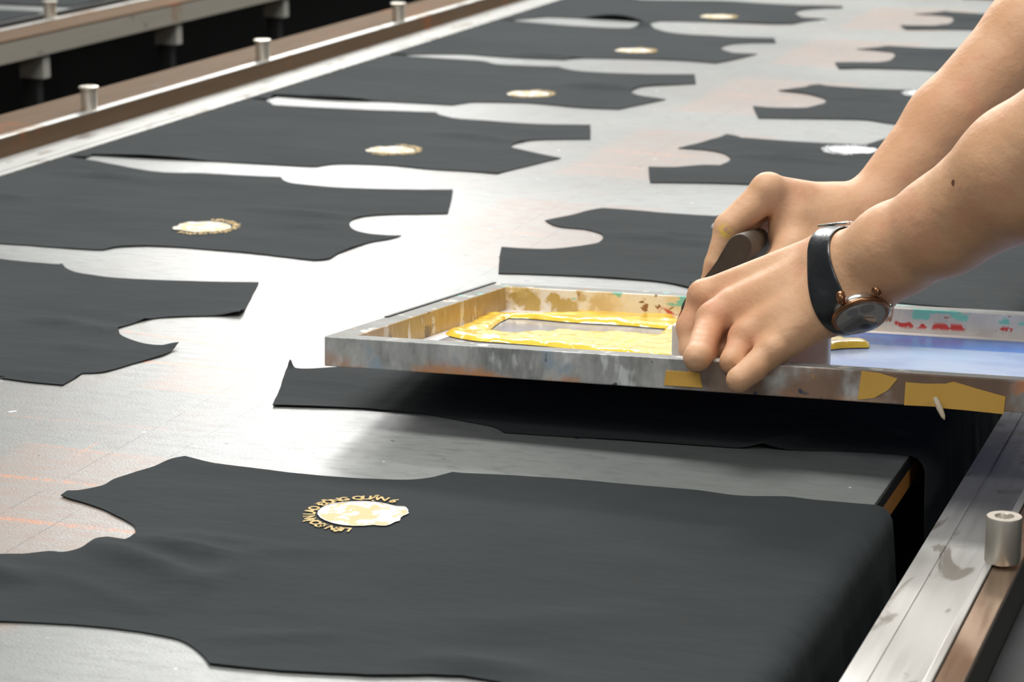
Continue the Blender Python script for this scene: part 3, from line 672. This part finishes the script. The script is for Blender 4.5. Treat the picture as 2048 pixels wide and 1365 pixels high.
o = mesh_obj('handle', V, Fc, t.m, SQ, smooth=True); o['label'] = 'dark worn wooden handle with a rounded top'
bmm = bmesh.new(); bmm.from_mesh(o.data); bmesh.ops.recalc_face_normals(bmm, faces=bmm.faces[:]); bmm.to_mesh(o.data); bmm.free()
sb = o.modifiers.new('s', 'SUBSURF'); sb.levels = 1; sb.render_levels = 2
# ink-stained blade edge
pe = [(1386,584),(1392,592),(1378,616),(1366,642),(1352,668),(1346,662),(1356,636),(1368,606)]
V = [PY(x, y, Yh+.004) for x, y in pe]+[PY(x+34, y-11, Yh+.10) for x, y in pe]; n = len(pe)
o = mesh_obj('rubber_blade', V, [tuple(range(n-1, -1, -1)), tuple(range(n, 2*n))]+[(i, (i+1) % n, n+(i+1) % n, n+i) for i in range(n)], None, SQ)
t = NT('inked_blade'); n_ = t.ramp(t.noise(160, detail=3), .45, .55); t.out(t.mix(n_, (.10, .05, .03), t.mix(t.ramp(t.noise(110, off=(3, 3, 3)), .5, .55), (.85, .55, .04), (.35, .03, .02))), .4); o.data.materials.append(t.m)
o['label'] = 'blade edge crusted with yellow and red ink'
# white plate
YP = 1.648
a = PY(1343, 650, YP); b = PY(1658, 671, YP)
zb0, zb1 = .842, .844
V = [(a[0], YP, zb0), (b[0], YP, zb1), tuple(b), tuple(a), (a[0], YP+.009, zb0), (b[0], YP+.009, zb1), (b[0], YP+.009, b[2]), (a[0], YP+.009, a[2])]
o = mesh_obj('end_plate', V, [(0, 1, 2, 3), (7, 6, 5, 4), (0, 4, 5, 1), (1, 5, 6, 2), (2, 6, 7, 3), (3, 7, 4, 0)], simple('white_plastic', (.66, .64, .58), .35, Subsurface_Weight=.2), SQ); bevel(o, .0015, 3)
o['label'] = 'milky white plastic plate at the near side'

# ------------------------------------------------------------------ SDF tools
def rc(p, a, b, ra, rb):
    a = np.asarray(a, np.float32); b = np.asarray(b, np.float32); ba = b-a; pa_ = p-a
    t = np.clip((pa_@ba)/max(1e-12, float(ba@ba)), 0, 1)
    return np.linalg.norm(pa_-t[..., None]*ba, axis=-1)-(ra+(rb-ra)*t)
def smin(a, b, k):
    h = np.clip(.5+.5*(b-a)/k, 0, 1); return b*(1-h)+a*h-k*h*(1-h)
def chain_d(p, ch, k):
    d = None
    for (a, b, ra, rb) in ch:
        e = rc(p, a, b, ra, rb); d = e if d is None else smin(d, e, k)
    return d
def eval_sdf(p, model):
    """model: dict(palm=[...caps], kp, fingers=[[caps]...], kf)"""
    P = chain_d(p, model['palm'], model['kp'])
    D = P
    first = True
    for fg in model['fingers']:
        e = smin(P, chain_d(p, fg, .0035), model['kf'])
        D = e if first else smin(D, e, .0012); first = False
    for (c, r, k) in model.get('bumps', []):
        D = smin(D, rc(p, c, np.asarray(c)+1e-5, r, r), k)
    return D
def surface_nets(fn, lo, hi, h):
    lo = np.array(lo, float); n = np.ceil((np.array(hi)-lo)/h).astype(int)+1
    F_ = np.empty(n, np.float32)
    ys = lo[1]+h*np.arange(n[1]); zs = lo[2]+h*np.arange(n[2])
    for i0 in range(0, n[0], 12):
        i1 = min(n[0], i0+12); xs = lo[0]+h*np.arange(i0, i1)
        g = np.stack(np.meshgrid(xs, ys, zs, indexing='ij'), -1).astype(np.float32)
        F_[i0:i1] = fn(g)
    ins = F_ < 0
    c = [ins[a:n[0]-1+a, b:n[1]-1+b, d:n[2]-1+d] for a in (0, 1) for b in (0, 1) for d in (0, 1)]
    cnt = sum(q.astype(np.int8) for q in c); act = (cnt > 0) & (cnt < 8)
    idx = -np.ones(act.shape, np.int64); A = np.argwhere(act); idx[act] = np.arange(len(A))
    acc = np.zeros((len(A), 3)); num = np.zeros(len(A))
    cor = [(a, b, d) for a in (0, 1) for b in (0, 1) for d in (0, 1)]
    for i in range(8):
        for j in range(i+1, 8):
            df = [cor[j][k]-cor[i][k] for k in range(3)]
            if sum(abs(v) for v in df) != 1: continue
            va = F_[A[:, 0]+cor[i][0], A[:, 1]+cor[i][1], A[:, 2]+cor[i][2]]; vb = F_[A[:, 0]+cor[j][0], A[:, 1]+cor[j][1], A[:, 2]+cor[j][2]]
            m = (va < 0) != (vb < 0); t = np.where(m, va/np.where(m, va-vb, 1), 0)
            acc[m] += np.array(cor[i])+t[m, None]*np.array(df); num[m] += 1
    V = lo+h*(A+acc/num[:, None])
    Fc = []
    for ax in range(3):
        o1, o2 = (ax+1) % 3, (ax+2) % 3
        s0 = [slice(None)]*3; s1 = [slice(None)]*3; s0[ax] = slice(0, -1); s1[ax] = slice(1, None)
        ch = ins[tuple(s0)] != ins[tuple(s1)]
        Q = np.argwhere(ch); Q = Q[(Q[:, o1] > 0) & (Q[:, o2] > 0) & (Q[:, o1] < n[o1]-1) & (Q[:, o2] < n[o2]-1)]
        e1 = np.zeros(3, int); e1[o1] = 1; e2 = np.zeros(3, int); e2[o2] = 1
        q = [idx[tuple((Q-d).T)] for d in (e1*0, e1, e1+e2, e2)]
        q = np.stack(q, 1); fl = ~ins[tuple(Q.T)]
        q[fl] = q[fl][:, ::-1]; Fc.append(q)
    return V, np.concatenate(Fc)

# ------------------------------------------------------------------ person: arms and hands
def J(x, y, Y): return PY(x, y, Y)
# near (watch) hand
n_w1, n_w2 = J(1672, 527, 1.618), J(1688, 598, 1.592)
n_a1, n_a2 = J(1790, 500, 1.590), J(1890, 449, 1.575)
n_e0 = J(2048, 343, 1.55); n_el = n_e0+(n_e0-n_a2)/np.linalg.norm(n_e0-n_a2)*.13
near = dict(kp=.010, kf=.006, palm=[
    (n_w1, J(1700, 535, 1.605), .0225, .0225), (n_w2, J(1715, 590, 1.592), .0205, .0225),
    (J(1705, 555, 1.603), n_a1, .0270, .0290), (n_a1, n_a2, .0285, .0305), (n_a2, n_e0, .0310, .0400), (n_e0, n_el, .041, .043),
    # metacarpals
    (J(1650, 520, 1.630), J(1412, 594, 1.640), .0175, .0115), (J(1650, 545, 1.615), J(1425, 640, 1.612), .0175, .0110),
    (J(1655, 590, 1.598), J(1490, 676, 1.590), .0185, .0108), (J(1655, 618, 1.588), J(1542, 704, 1.574), .0170, .0098),
    (J(1600, 590, 1.612), J(1470, 625, 1.618), .0165, .0140)],
  fingers=[
    [(J(1412, 594, 1.640), J(1380, 655, 1.628), .0112, .0096), (J(1380, 655, 1.628), J(1383, 700, 1.620), .0092, .0084), (J(1383, 700, 1.620), J(1410, 715, 1.612), .0082, .0074)],
    [(J(1425, 638, 1.612), J(1394, 716, 1.556), .0104, .0090), (J(1394, 716, 1.556), J(1420, 708, 1.592), .0082, .0074), (J(1420, 708, 1.592), J(1450, 696, 1.605), .0072, .0066)],
    [(J(1490, 674, 1.590), J(1464, 724, 1.566), .0098, .0082), (J(1464, 724, 1.566), J(1484, 712, 1.595), .0076, .0070), (J(1484, 712, 1.595), J(1510, 700, 1.605), .0070, .0062)],
    [(J(1542, 704, 1.574), J(1477, 760, 1.544), .0100, .0080), (J(1477, 760, 1.545), J(1512, 742, 1.556), .0074, .0068)],
    [(J(1610, 560, 1.65), J(1520, 600, 1.68), .0150, .0110), (J(1520, 600, 1.68), J(1440, 640, 1.685), .0110, .0085)]],
  bumps=[(J(1428, 632, 1.605), .0098, .005), (J(1494, 668, 1.584), .0092, .004), (J(1546, 700, 1.568), .0088, .004), (J(1405, 590, 1.634), .0103, .004)])
# far hand
f_w = J(1750, 432, 1.825); f_e0 = J(1905, 250, 1.865); f_e1 = J(2080, 75, 1.90); f_el = f_e1+(f_e1-f_e0)/np.linalg.norm(f_e1-f_e0)*.10
far = dict(kp=.010, kf=.006, palm=[
    (f_w, f_e0, .0275, .0340), (f_e0, f_e1, .0340, .0410), (f_e1, f_el, .041, .043),
    (J(1690, 430, 1.81), f_w, .0225, .0270), (J(1690, 475, 1.80), f_w, .020, .024),
    (J(1665, 416, 1.812), J(1540, 385, 1.768), .0165, .0125), (J(1665, 418, 1.825), J(1560, 392, 1.80), .0165, .0120), (J(1670, 425, 1.835), J(1585, 402, 1.825), .0165, .0115),
    (J(1670, 450, 1.80), J(1590, 440, 1.775), .0190, .0170), (J(1660, 490, 1.79), J(1590, 500, 1.76), .0190, .0165), (J(1620, 470, 1.79), J(1582, 470, 1.775), .017, .015)],
  fingers=[
    [(J(1537, 383, 1.768), J(1457, 455, 1.745), .0128, .0108), (J(1457, 455, 1.745), J(1433, 530, 1.738), .0100, .0088), (J(1433, 530, 1.738), J(1414, 588, 1.735), .0086, .0074)],
    [(J(1560, 392, 1.80), J(1480, 448, 1.775), .0125, .0105), (J(1480, 448, 1.775), J(1445, 520, 1.768), .0098, .0088), (J(1445, 520, 1.768), J(1425, 580, 1.765), .0086, .0074)],
    [(J(1585, 402, 1.825), J(1500, 460, 1.805), .0118, .0100), (J(1500, 460, 1.805), J(1465, 525, 1.80), .0092, .0084), (J(1465, 525, 1.80), J(1450, 575, 1.795), .0082, .0070)],
    [(J(1610, 420, 1.845), J(1540, 475, 1.83), .0105, .0085), (J(1540, 475, 1.83), J(1500, 530, 1.825), .0082, .0072), (J(1500, 530, 1.825), J(1485, 565, 1.82), .0070, .0062)],
    [(J(1600, 505, 1.762), J(1525, 560, 1.728), .0155, .0120), (J(1525, 560, 1.728), J(1470, 600, 1.715), .0115, .0088)]],
  bumps=[(J(1534, 377, 1.763), .0112, .005)])
def skinmat():
    t = NT('skin')
    c = t.mix(t.ramp(t.noise(14, detail=4), .3, .7), (.60, .335, .185), (.68, .42, .255))
    c = t.mix(t.math('MULTIPLY', t.ramp(t.noise(32, detail=2, off=(2, 5, 1)), .52, .68), .35), c, (.62, .27, .17))
    c = t.mix(t.ramp(t.noise(75, detail=0, off=(9, 1, 1)), .885, .9), c, (.16, .07, .04))
    def spot(pt, r0, r1, col, f, c, sc=60):
        nd = t.n('ShaderNodeVectorMath', operation='DISTANCE'); t.link(t.pos, nd.inputs[0]); nd.inputs[1].default_value = tuple(float(v) for v in pt)
        return t.mix(t.math('MULTIPLY', t.math('MULTIPLY', t.ramp(nd.outputs['Value'], r0, r1, 1, 0), t.ramp(t.noise(sc, detail=3, off=(3, 3, 3)), .42, .56)), f), c, col)
    c = spot(J(1432, 650, 1.603), .003, .010, (.55, .12, .08), .55, c, 90)
    c = spot(J(1452, 462, 1.738), .004, .008, (.80, .58, .05), .8, c, 300)
    c = spot(J(1400, 650, 1.60), .02, .06, (.62, .26, .15), .35, c, 30)
    t.out(c, .54, 0., Subsurface_Weight=.18, Specular_IOR_Level=.35)
    t.b.inputs['Subsurface Radius'].default_value = (.008, .003, .0015); t.b.inputs['Subsurface Scale'].default_value = 1.
    b = t.bump(t.noise(55, detail=3), .42, .003)
    t.bump(t.noise(260, sc=(1, 1, 1), detail=4, rough=.7, dist=.6), .35, .0008, b)
    return t.m
M_skin = skinmat()
def bounds(m):
    pts = []; 
    for ch in [m['palm']]+m['fingers']:
        for a, b, ra, rb in ch: pts += [np.asarray(a)-ra, np.asarray(a)+ra, np.asarray(b)-rb, np.asarray(b)+rb]
    pts = np.array(pts); return pts.min(0)-.008, pts.max(0)+.008
VB, FB = [], []
nb = 0
for m in (near, far):
    lo, hi = bounds(m)
    V, Fc = surface_nets(lambda g, m=m: eval_sdf(g, m), lo, hi, .0021)
    VB.append(V); FB.append(Fc+nb); nb += len(V)
# upper arms, neck and head (outside the photograph)
shl, shr = np.array([.14, 1.52, 1.36]), np.array([.14, 1.94, 1.36])
neck = np.array([.15, 1.73, 1.42]); hd = np.array([.10, 1.73, 1.60])
def body_sdf(p):
    d = rc(p, n_el, shl, .043, .052); d = smin(d, rc(p, n_e0*.5+n_el*.5, n_el, .040, .043), .01)
    d = np.minimum(d, smin(rc(p, f_el, shr, .043, .052), rc(p, f_e1*.5+f_el*.5, f_el, .040, .043), .01))
    d = smin(d, rc(p, shl, shr, .055, .055), .03)
    d = smin(d, rc(p, neck-np.array([0, 0, .08]), hd-np.array([-.02, 0, .03]), .058, .055), .02)
    h = rc(p, hd+np.array([-.012, 0, -.045]), hd+np.array([.015, 0, .035]), .066, .085); d = smin(d, h, .015)
    d = smin(d, rc(p, hd+np.array([-.070, 0, .0]), hd+np.array([-.084, 0, -.028]), .008, .011), .010)
    for s in (-1, 1): d = smin(d, rc(p, hd+np.array([.01, s*.083, .0]), hd+np.array([.015, s*.086, -.03]), .013, .009), .006)
    for s in (-1, 1): d = np.maximum(d, -rc(p, hd+np.array([-.088, s*.03, .012]), hd+np.array([-.086, s*.036, .012]), .012, .012))
    d = np.maximum(d, -rc(p, hd+np.array([-.080, -.02, -.058]), hd+np.array([-.080, .02, -.058]), .0035, .0035))
    return d
V, Fc = surface_nets(body_sdf, (-.28, 1.35, .95), (.34, 2.12, 1.76), .007)
VB.append(V); FB.append(Fc+nb)
PER_O = thing('person', (.2, 1.73, 0), 'person with bare forearms reaching in from the right, both fists gripping the squeegee', 'person')
VV = np.concatenate(VB); FF = np.concatenate(FB)
me = bpy.data.meshes.new('body'); me.from_pydata((VV-np.array(PER_O.location)).tolist(), [], FF.tolist()); me.polygons.foreach_set('use_smooth', [True]*len(me.polygons)); me.materials.append(M_skin); me.update()
body = bpy.data.objects.new('body', me); COL.objects.link(body); body.parent = PER_O
sm = body.modifiers.new('smooth', 'SMOOTH'); sm.factor = .5; sm.iterations = 3
def sdf_part(name, fn, lo, hi, h, mat):
    V, Fc = surface_nets(fn, lo, hi, h)
    o = mesh_obj(name, V, Fc, mat, PER_O, smooth=True); return o
def tee(p):
    d = rc(p, (.20, 1.60, 1.30), (.24, 1.63, .98), .115, .12); d = smin(d, rc(p, (.20, 1.86, 1.30), (.24, 1.83, .98), .115, .12), .06)
    d = smin(d, rc(p, shl, shr, .072, .072), .05)
    for a, e in ((shl, n_el), (shr, f_el)):
        e2 = a+(e-a)*.62; d = smin(d, rc(p, a, e2, .072, .062), .03)
    return np.maximum(d, -rc(p, neck, neck+np.array([-.02, 0, .2]), .062, .075))
sdf_part('tee_shirt', tee, (-.1, 1.34, .82), (.42, 2.12, 1.48), .009, m_cloth('grey_tee', (.16, .17, .19)))
def trs(p):
    d = None
    for s in (-1, 1):
        e = rc(p, (.26, 1.73+s*.09, .90), (.26, 1.73+s*.11, .10), .105, .062); d = e if d is None else smin(d, e, .03)
    return np.maximum(d, .06-p[..., 2])
sdf_part('trousers', trs, (.1, 1.45, .03), (.42, 2.01, 1.02), .012, simple('dark_trousers', (.02, .022, .03), .8))
sdf_part('hair', lambda p: np.maximum(rc(p, hd+np.array([.02, 0, .03]), hd+np.array([.045, 0, .01]), .096, .088), -rc(p, hd+np.array([-.11, 0, -.05]), hd+np.array([-.05, 0, -.12]), .10, .12)), (-.05, 1.6, 1.45), (.3, 1.86, 1.76), .006, simple('black_hair', (.012, .01, .009), .5))
for s in (-1, 1):
    sdf_part('shoe', lambda p, s=s: np.maximum(rc(p, (.27, 1.73+s*.11, .045), (.12, 1.73+s*.12, .03), .048, .038), -p[..., 2]+.002), (.04, 1.5, 0), (.35, 1.95, .11), .008, simple('black_shoe', (.02, .02, .02), .5))

# ------------------------------------------------------------------ wrist watch
nf = -Fv*.56-Uv*.81+Rv*.16; nf /= np.linalg.norm(nf)
dc = J(1722, 634, 1.572); cr = .0195
WT = thing('wrist_watch', dc, 'bronze cased watch on a black leather strap round the near wrist', 'watch')
base = dc-nf*.0085
majr = Rv*.97+Uv*.2; majr = majr-nf*(majr@nf); majr /= np.linalg.norm(majr)
M_bz = simple('bronze_case', (.30, .145, .075), .25, .85); M_sv = simple('silver_case_band', (.62, .58, .53), .22, .9)
o = mesh_obj('case', *lathe([(cr*.80, 0), (cr*.86, .001), (cr*.88, .0058), (cr*.86, .0062)], base, 48, nf, majr), M_sv, WT, smooth=True); o['label'] = 'silver middle of the case'
o = mesh_obj('bezel', *lathe([(cr*.88, .0055), (cr*.99, .0066), (cr*1.0, .0082), (cr*.95, .0092), (cr*.86, .0094), (cr*.83, .0083)], base, 56, nf, majr), M_bz, WT, smooth=True); o['label'] = 'bronze bezel'
t = NT('grey_dial'); t.out(t.mix(t.noise(120, detail=3), (.17, .155, .13), (.26, .24, .20)), .5)
o = mesh_obj('dial', *lathe([(cr*.84, .0080), (cr*.84, .0084)], base, 48, nf, majr), t.m, WT); o['label'] = 'grey dial'
minr = np.cross(nf, majr)
for (a, b, r, col, nm) in ((.22, .42, .26, (.06, .035, .018), 'subdial'), (-.28, .34, .2, (.05, .055, .07), 'subdial')):
    for sgn in (1,):
        up = minr if (minr@Uv) > 0 else -minr
        mesh_obj(nm, *lathe([(cr*r, .0085), (cr*r, .0087)], base+majr*cr*a+up*cr*b, 24, nf, majr), simple('dark_subdial', col, .45), WT)
up = minr if (minr@Uv) > 0 else -minr
def bar(c, d, L, w, h0, h1, mat, name):
    d = d/np.linalg.norm(d); s_ = np.cross(nf, d)
    V = [c+d*a+s_*b+nf*h for h in (h0, h1) for a, b in ((-.002, -w), (L, -w), (L, w), (-.002, w))]
    return mesh_obj(name, V, [(3, 2, 1, 0), (4, 5, 6, 7), (0, 1, 5, 4), (1, 2, 6, 5), (2, 3, 7, 6), (3, 0, 4, 7)], mat, WT)
bar(base, -up-.1*majr, .013, .0003, .0090, .0092, M_dark, 'watch_hand'); bar(base, -up*.4+majr, .010, .0005, .0088, .0090, M_dark, 'watch_hand')
g = NT('watch_glass'); g.out((1, 1, 1), .04, 0.); gt = g.n('ShaderNodeBsdfTransparent'); gm = g.n('ShaderNodeMixShader'); gm.inputs[0].default_value = .10
g.link(gt.outputs[0], gm.inputs[1]); g.link(g.b.outputs[0], gm.inputs[2]); g.link(gm.outputs[0], g.t.nodes['Material Output'].inputs[0])
mesh_obj('crystal', *lathe([(cr*.84, .0096), (cr*.83, .0106), (cr*.7, .0112)], base, 48, nf, majr), g.m, WT)['label'] = 'clear crystal'
for s in (-1, 1):
    pc = base+up*cr*.80*1+majr*s*cr*.62
    for q in (1, -1):
        pc = base+up*q*cr*.78+majr*s*cr*.60
        mesh_obj('lug', *lathe([(.0006, -.002), (.0028, -.001), (.0032, .003), (.0026, .0062), (.0010, .0075)], pc+up*q*.0035+nf*.000, 14, nf-up*q*.5, majr), M_bz, WT, smooth=True)['label'] = 'bronze lug'
mesh_obj('crown', *lathe([(.0022, 0), (.0028, .0004), (.0028, .003), (.0022, .0034)], base+majr*cr*.95+nf*.004, 16, majr), M_sv, WT, smooth=True)
# strap wrapped round the wrist by marching out to the skin
def skin_d(q): return float(eval_sdf(np.array(q, np.float32)[None], near)[0])
path = []
sc_ = J(1697, 556, 1.600); axw = (n_a1-J(1660, 560, 1.61)); axw = axw/np.linalg.norm(axw)
e2 = base-sc_; e2 = e2-axw*(e2@axw); e2 /= np.linalg.norm(e2); e1 = np.cross(axw, e2)
N = 44; wid = .0115
VS = []; 
for k in range(N):
    th = 2*math.pi*k/N; 
    for a_ in (-1, -.5, 0, .5, 1):
        sk = -.0095*math.cos(th/1.0)*0+axw*0
        cc = sc_+axw*(a_*wid*(1 if True else 0))+axw*(-.006+.008*(math.cos(th)+1)/2*1)
        dirv = e2*math.cos(th)+e1*math.sin(th)
        r0, r1 = .004, .06
        for _ in range(18):
            r = (r0+r1)/2
            if skin_d(cc+dirv*r) < 0: r0 = r
            else: r1 = r
        VS.append((cc, dirv, r1))
def strapv(off, edge=0):
    out = []
    for i, (cc, dv, r) in enumerate(VS): out.append(cc+dv*(r+off*(1 if i % 5 in (1, 2, 3) else .85)))
    return out
V = strapv(.0026)+strapv(.0004); Fc = []
M5 = N*5
for k in range(N):
    if k in (0, N-1): pass
    j = (k+1) % N
    for a_ in range(4):
        Fc.append((k*5+a_, j*5+a_, j*5+a_+1, k*5+a_+1)); Fc.append((M5+k*5+a_, M5+k*5+a_+1, M5+j*5+a_+1, M5+j*5+a_))
    Fc.append((k*5, M5+k*5, M5+j*5, j*5)); Fc.append((k*5+4, j*5+4, M5+j*5+4, M5+k*5+4))
t = NT('black_leather'); t.out((.012, .013, .015), .3, 0., Specular_IOR_Level=.6); t.bump(t.noise(160, detail=4), .4, .001)
o = mesh_obj('strap', V, Fc, t.m, WT, smooth=True); o['label'] = 'black leather strap'
ss = o.modifiers.new('s', 'SUBSURF'); ss.levels = 1; ss.render_levels = 2
# buckle on the upper side of the wrist
kb = int(N*.5); kk = min(range(N), key=lambda k: np.dot((VS[k*5+2][0]+VS[k*5+2][1]*VS[k*5+2][2])-sc_, -Uv))
p_ = lambda k, i, off: VS[(k % N)*5+i][0]+VS[(k % N)*5+i][1]*(VS[(k % N)*5+i][2]+off)
def wire(pts, r, name, mat):
    parts = []
    for a, b in zip(pts[:-1], pts[1:]):
        parts.append(lathe([(r, 0), (r, float(np.linalg.norm(np.array(b)-np.array(a))))], a, 8, np.array(b)-np.array(a)))
    return mesh_obj(name, *join(*parts), mat, WT, smooth=True)
A_ = p_(kk-1, 0, .004)-axw*.002; B_ = p_(kk-1, 4, .004)+axw*.002; C_ = p_(kk+1, 4, .004)+axw*.002; D_ = p_(kk+1, 0, .004)-axw*.002
wire([A_, B_, C_, D_, A_], .0009, 'buckle', simple('bright_steel', (.8, .78, .75), .15, 1.))['label'] = 'small bright steel buckle'
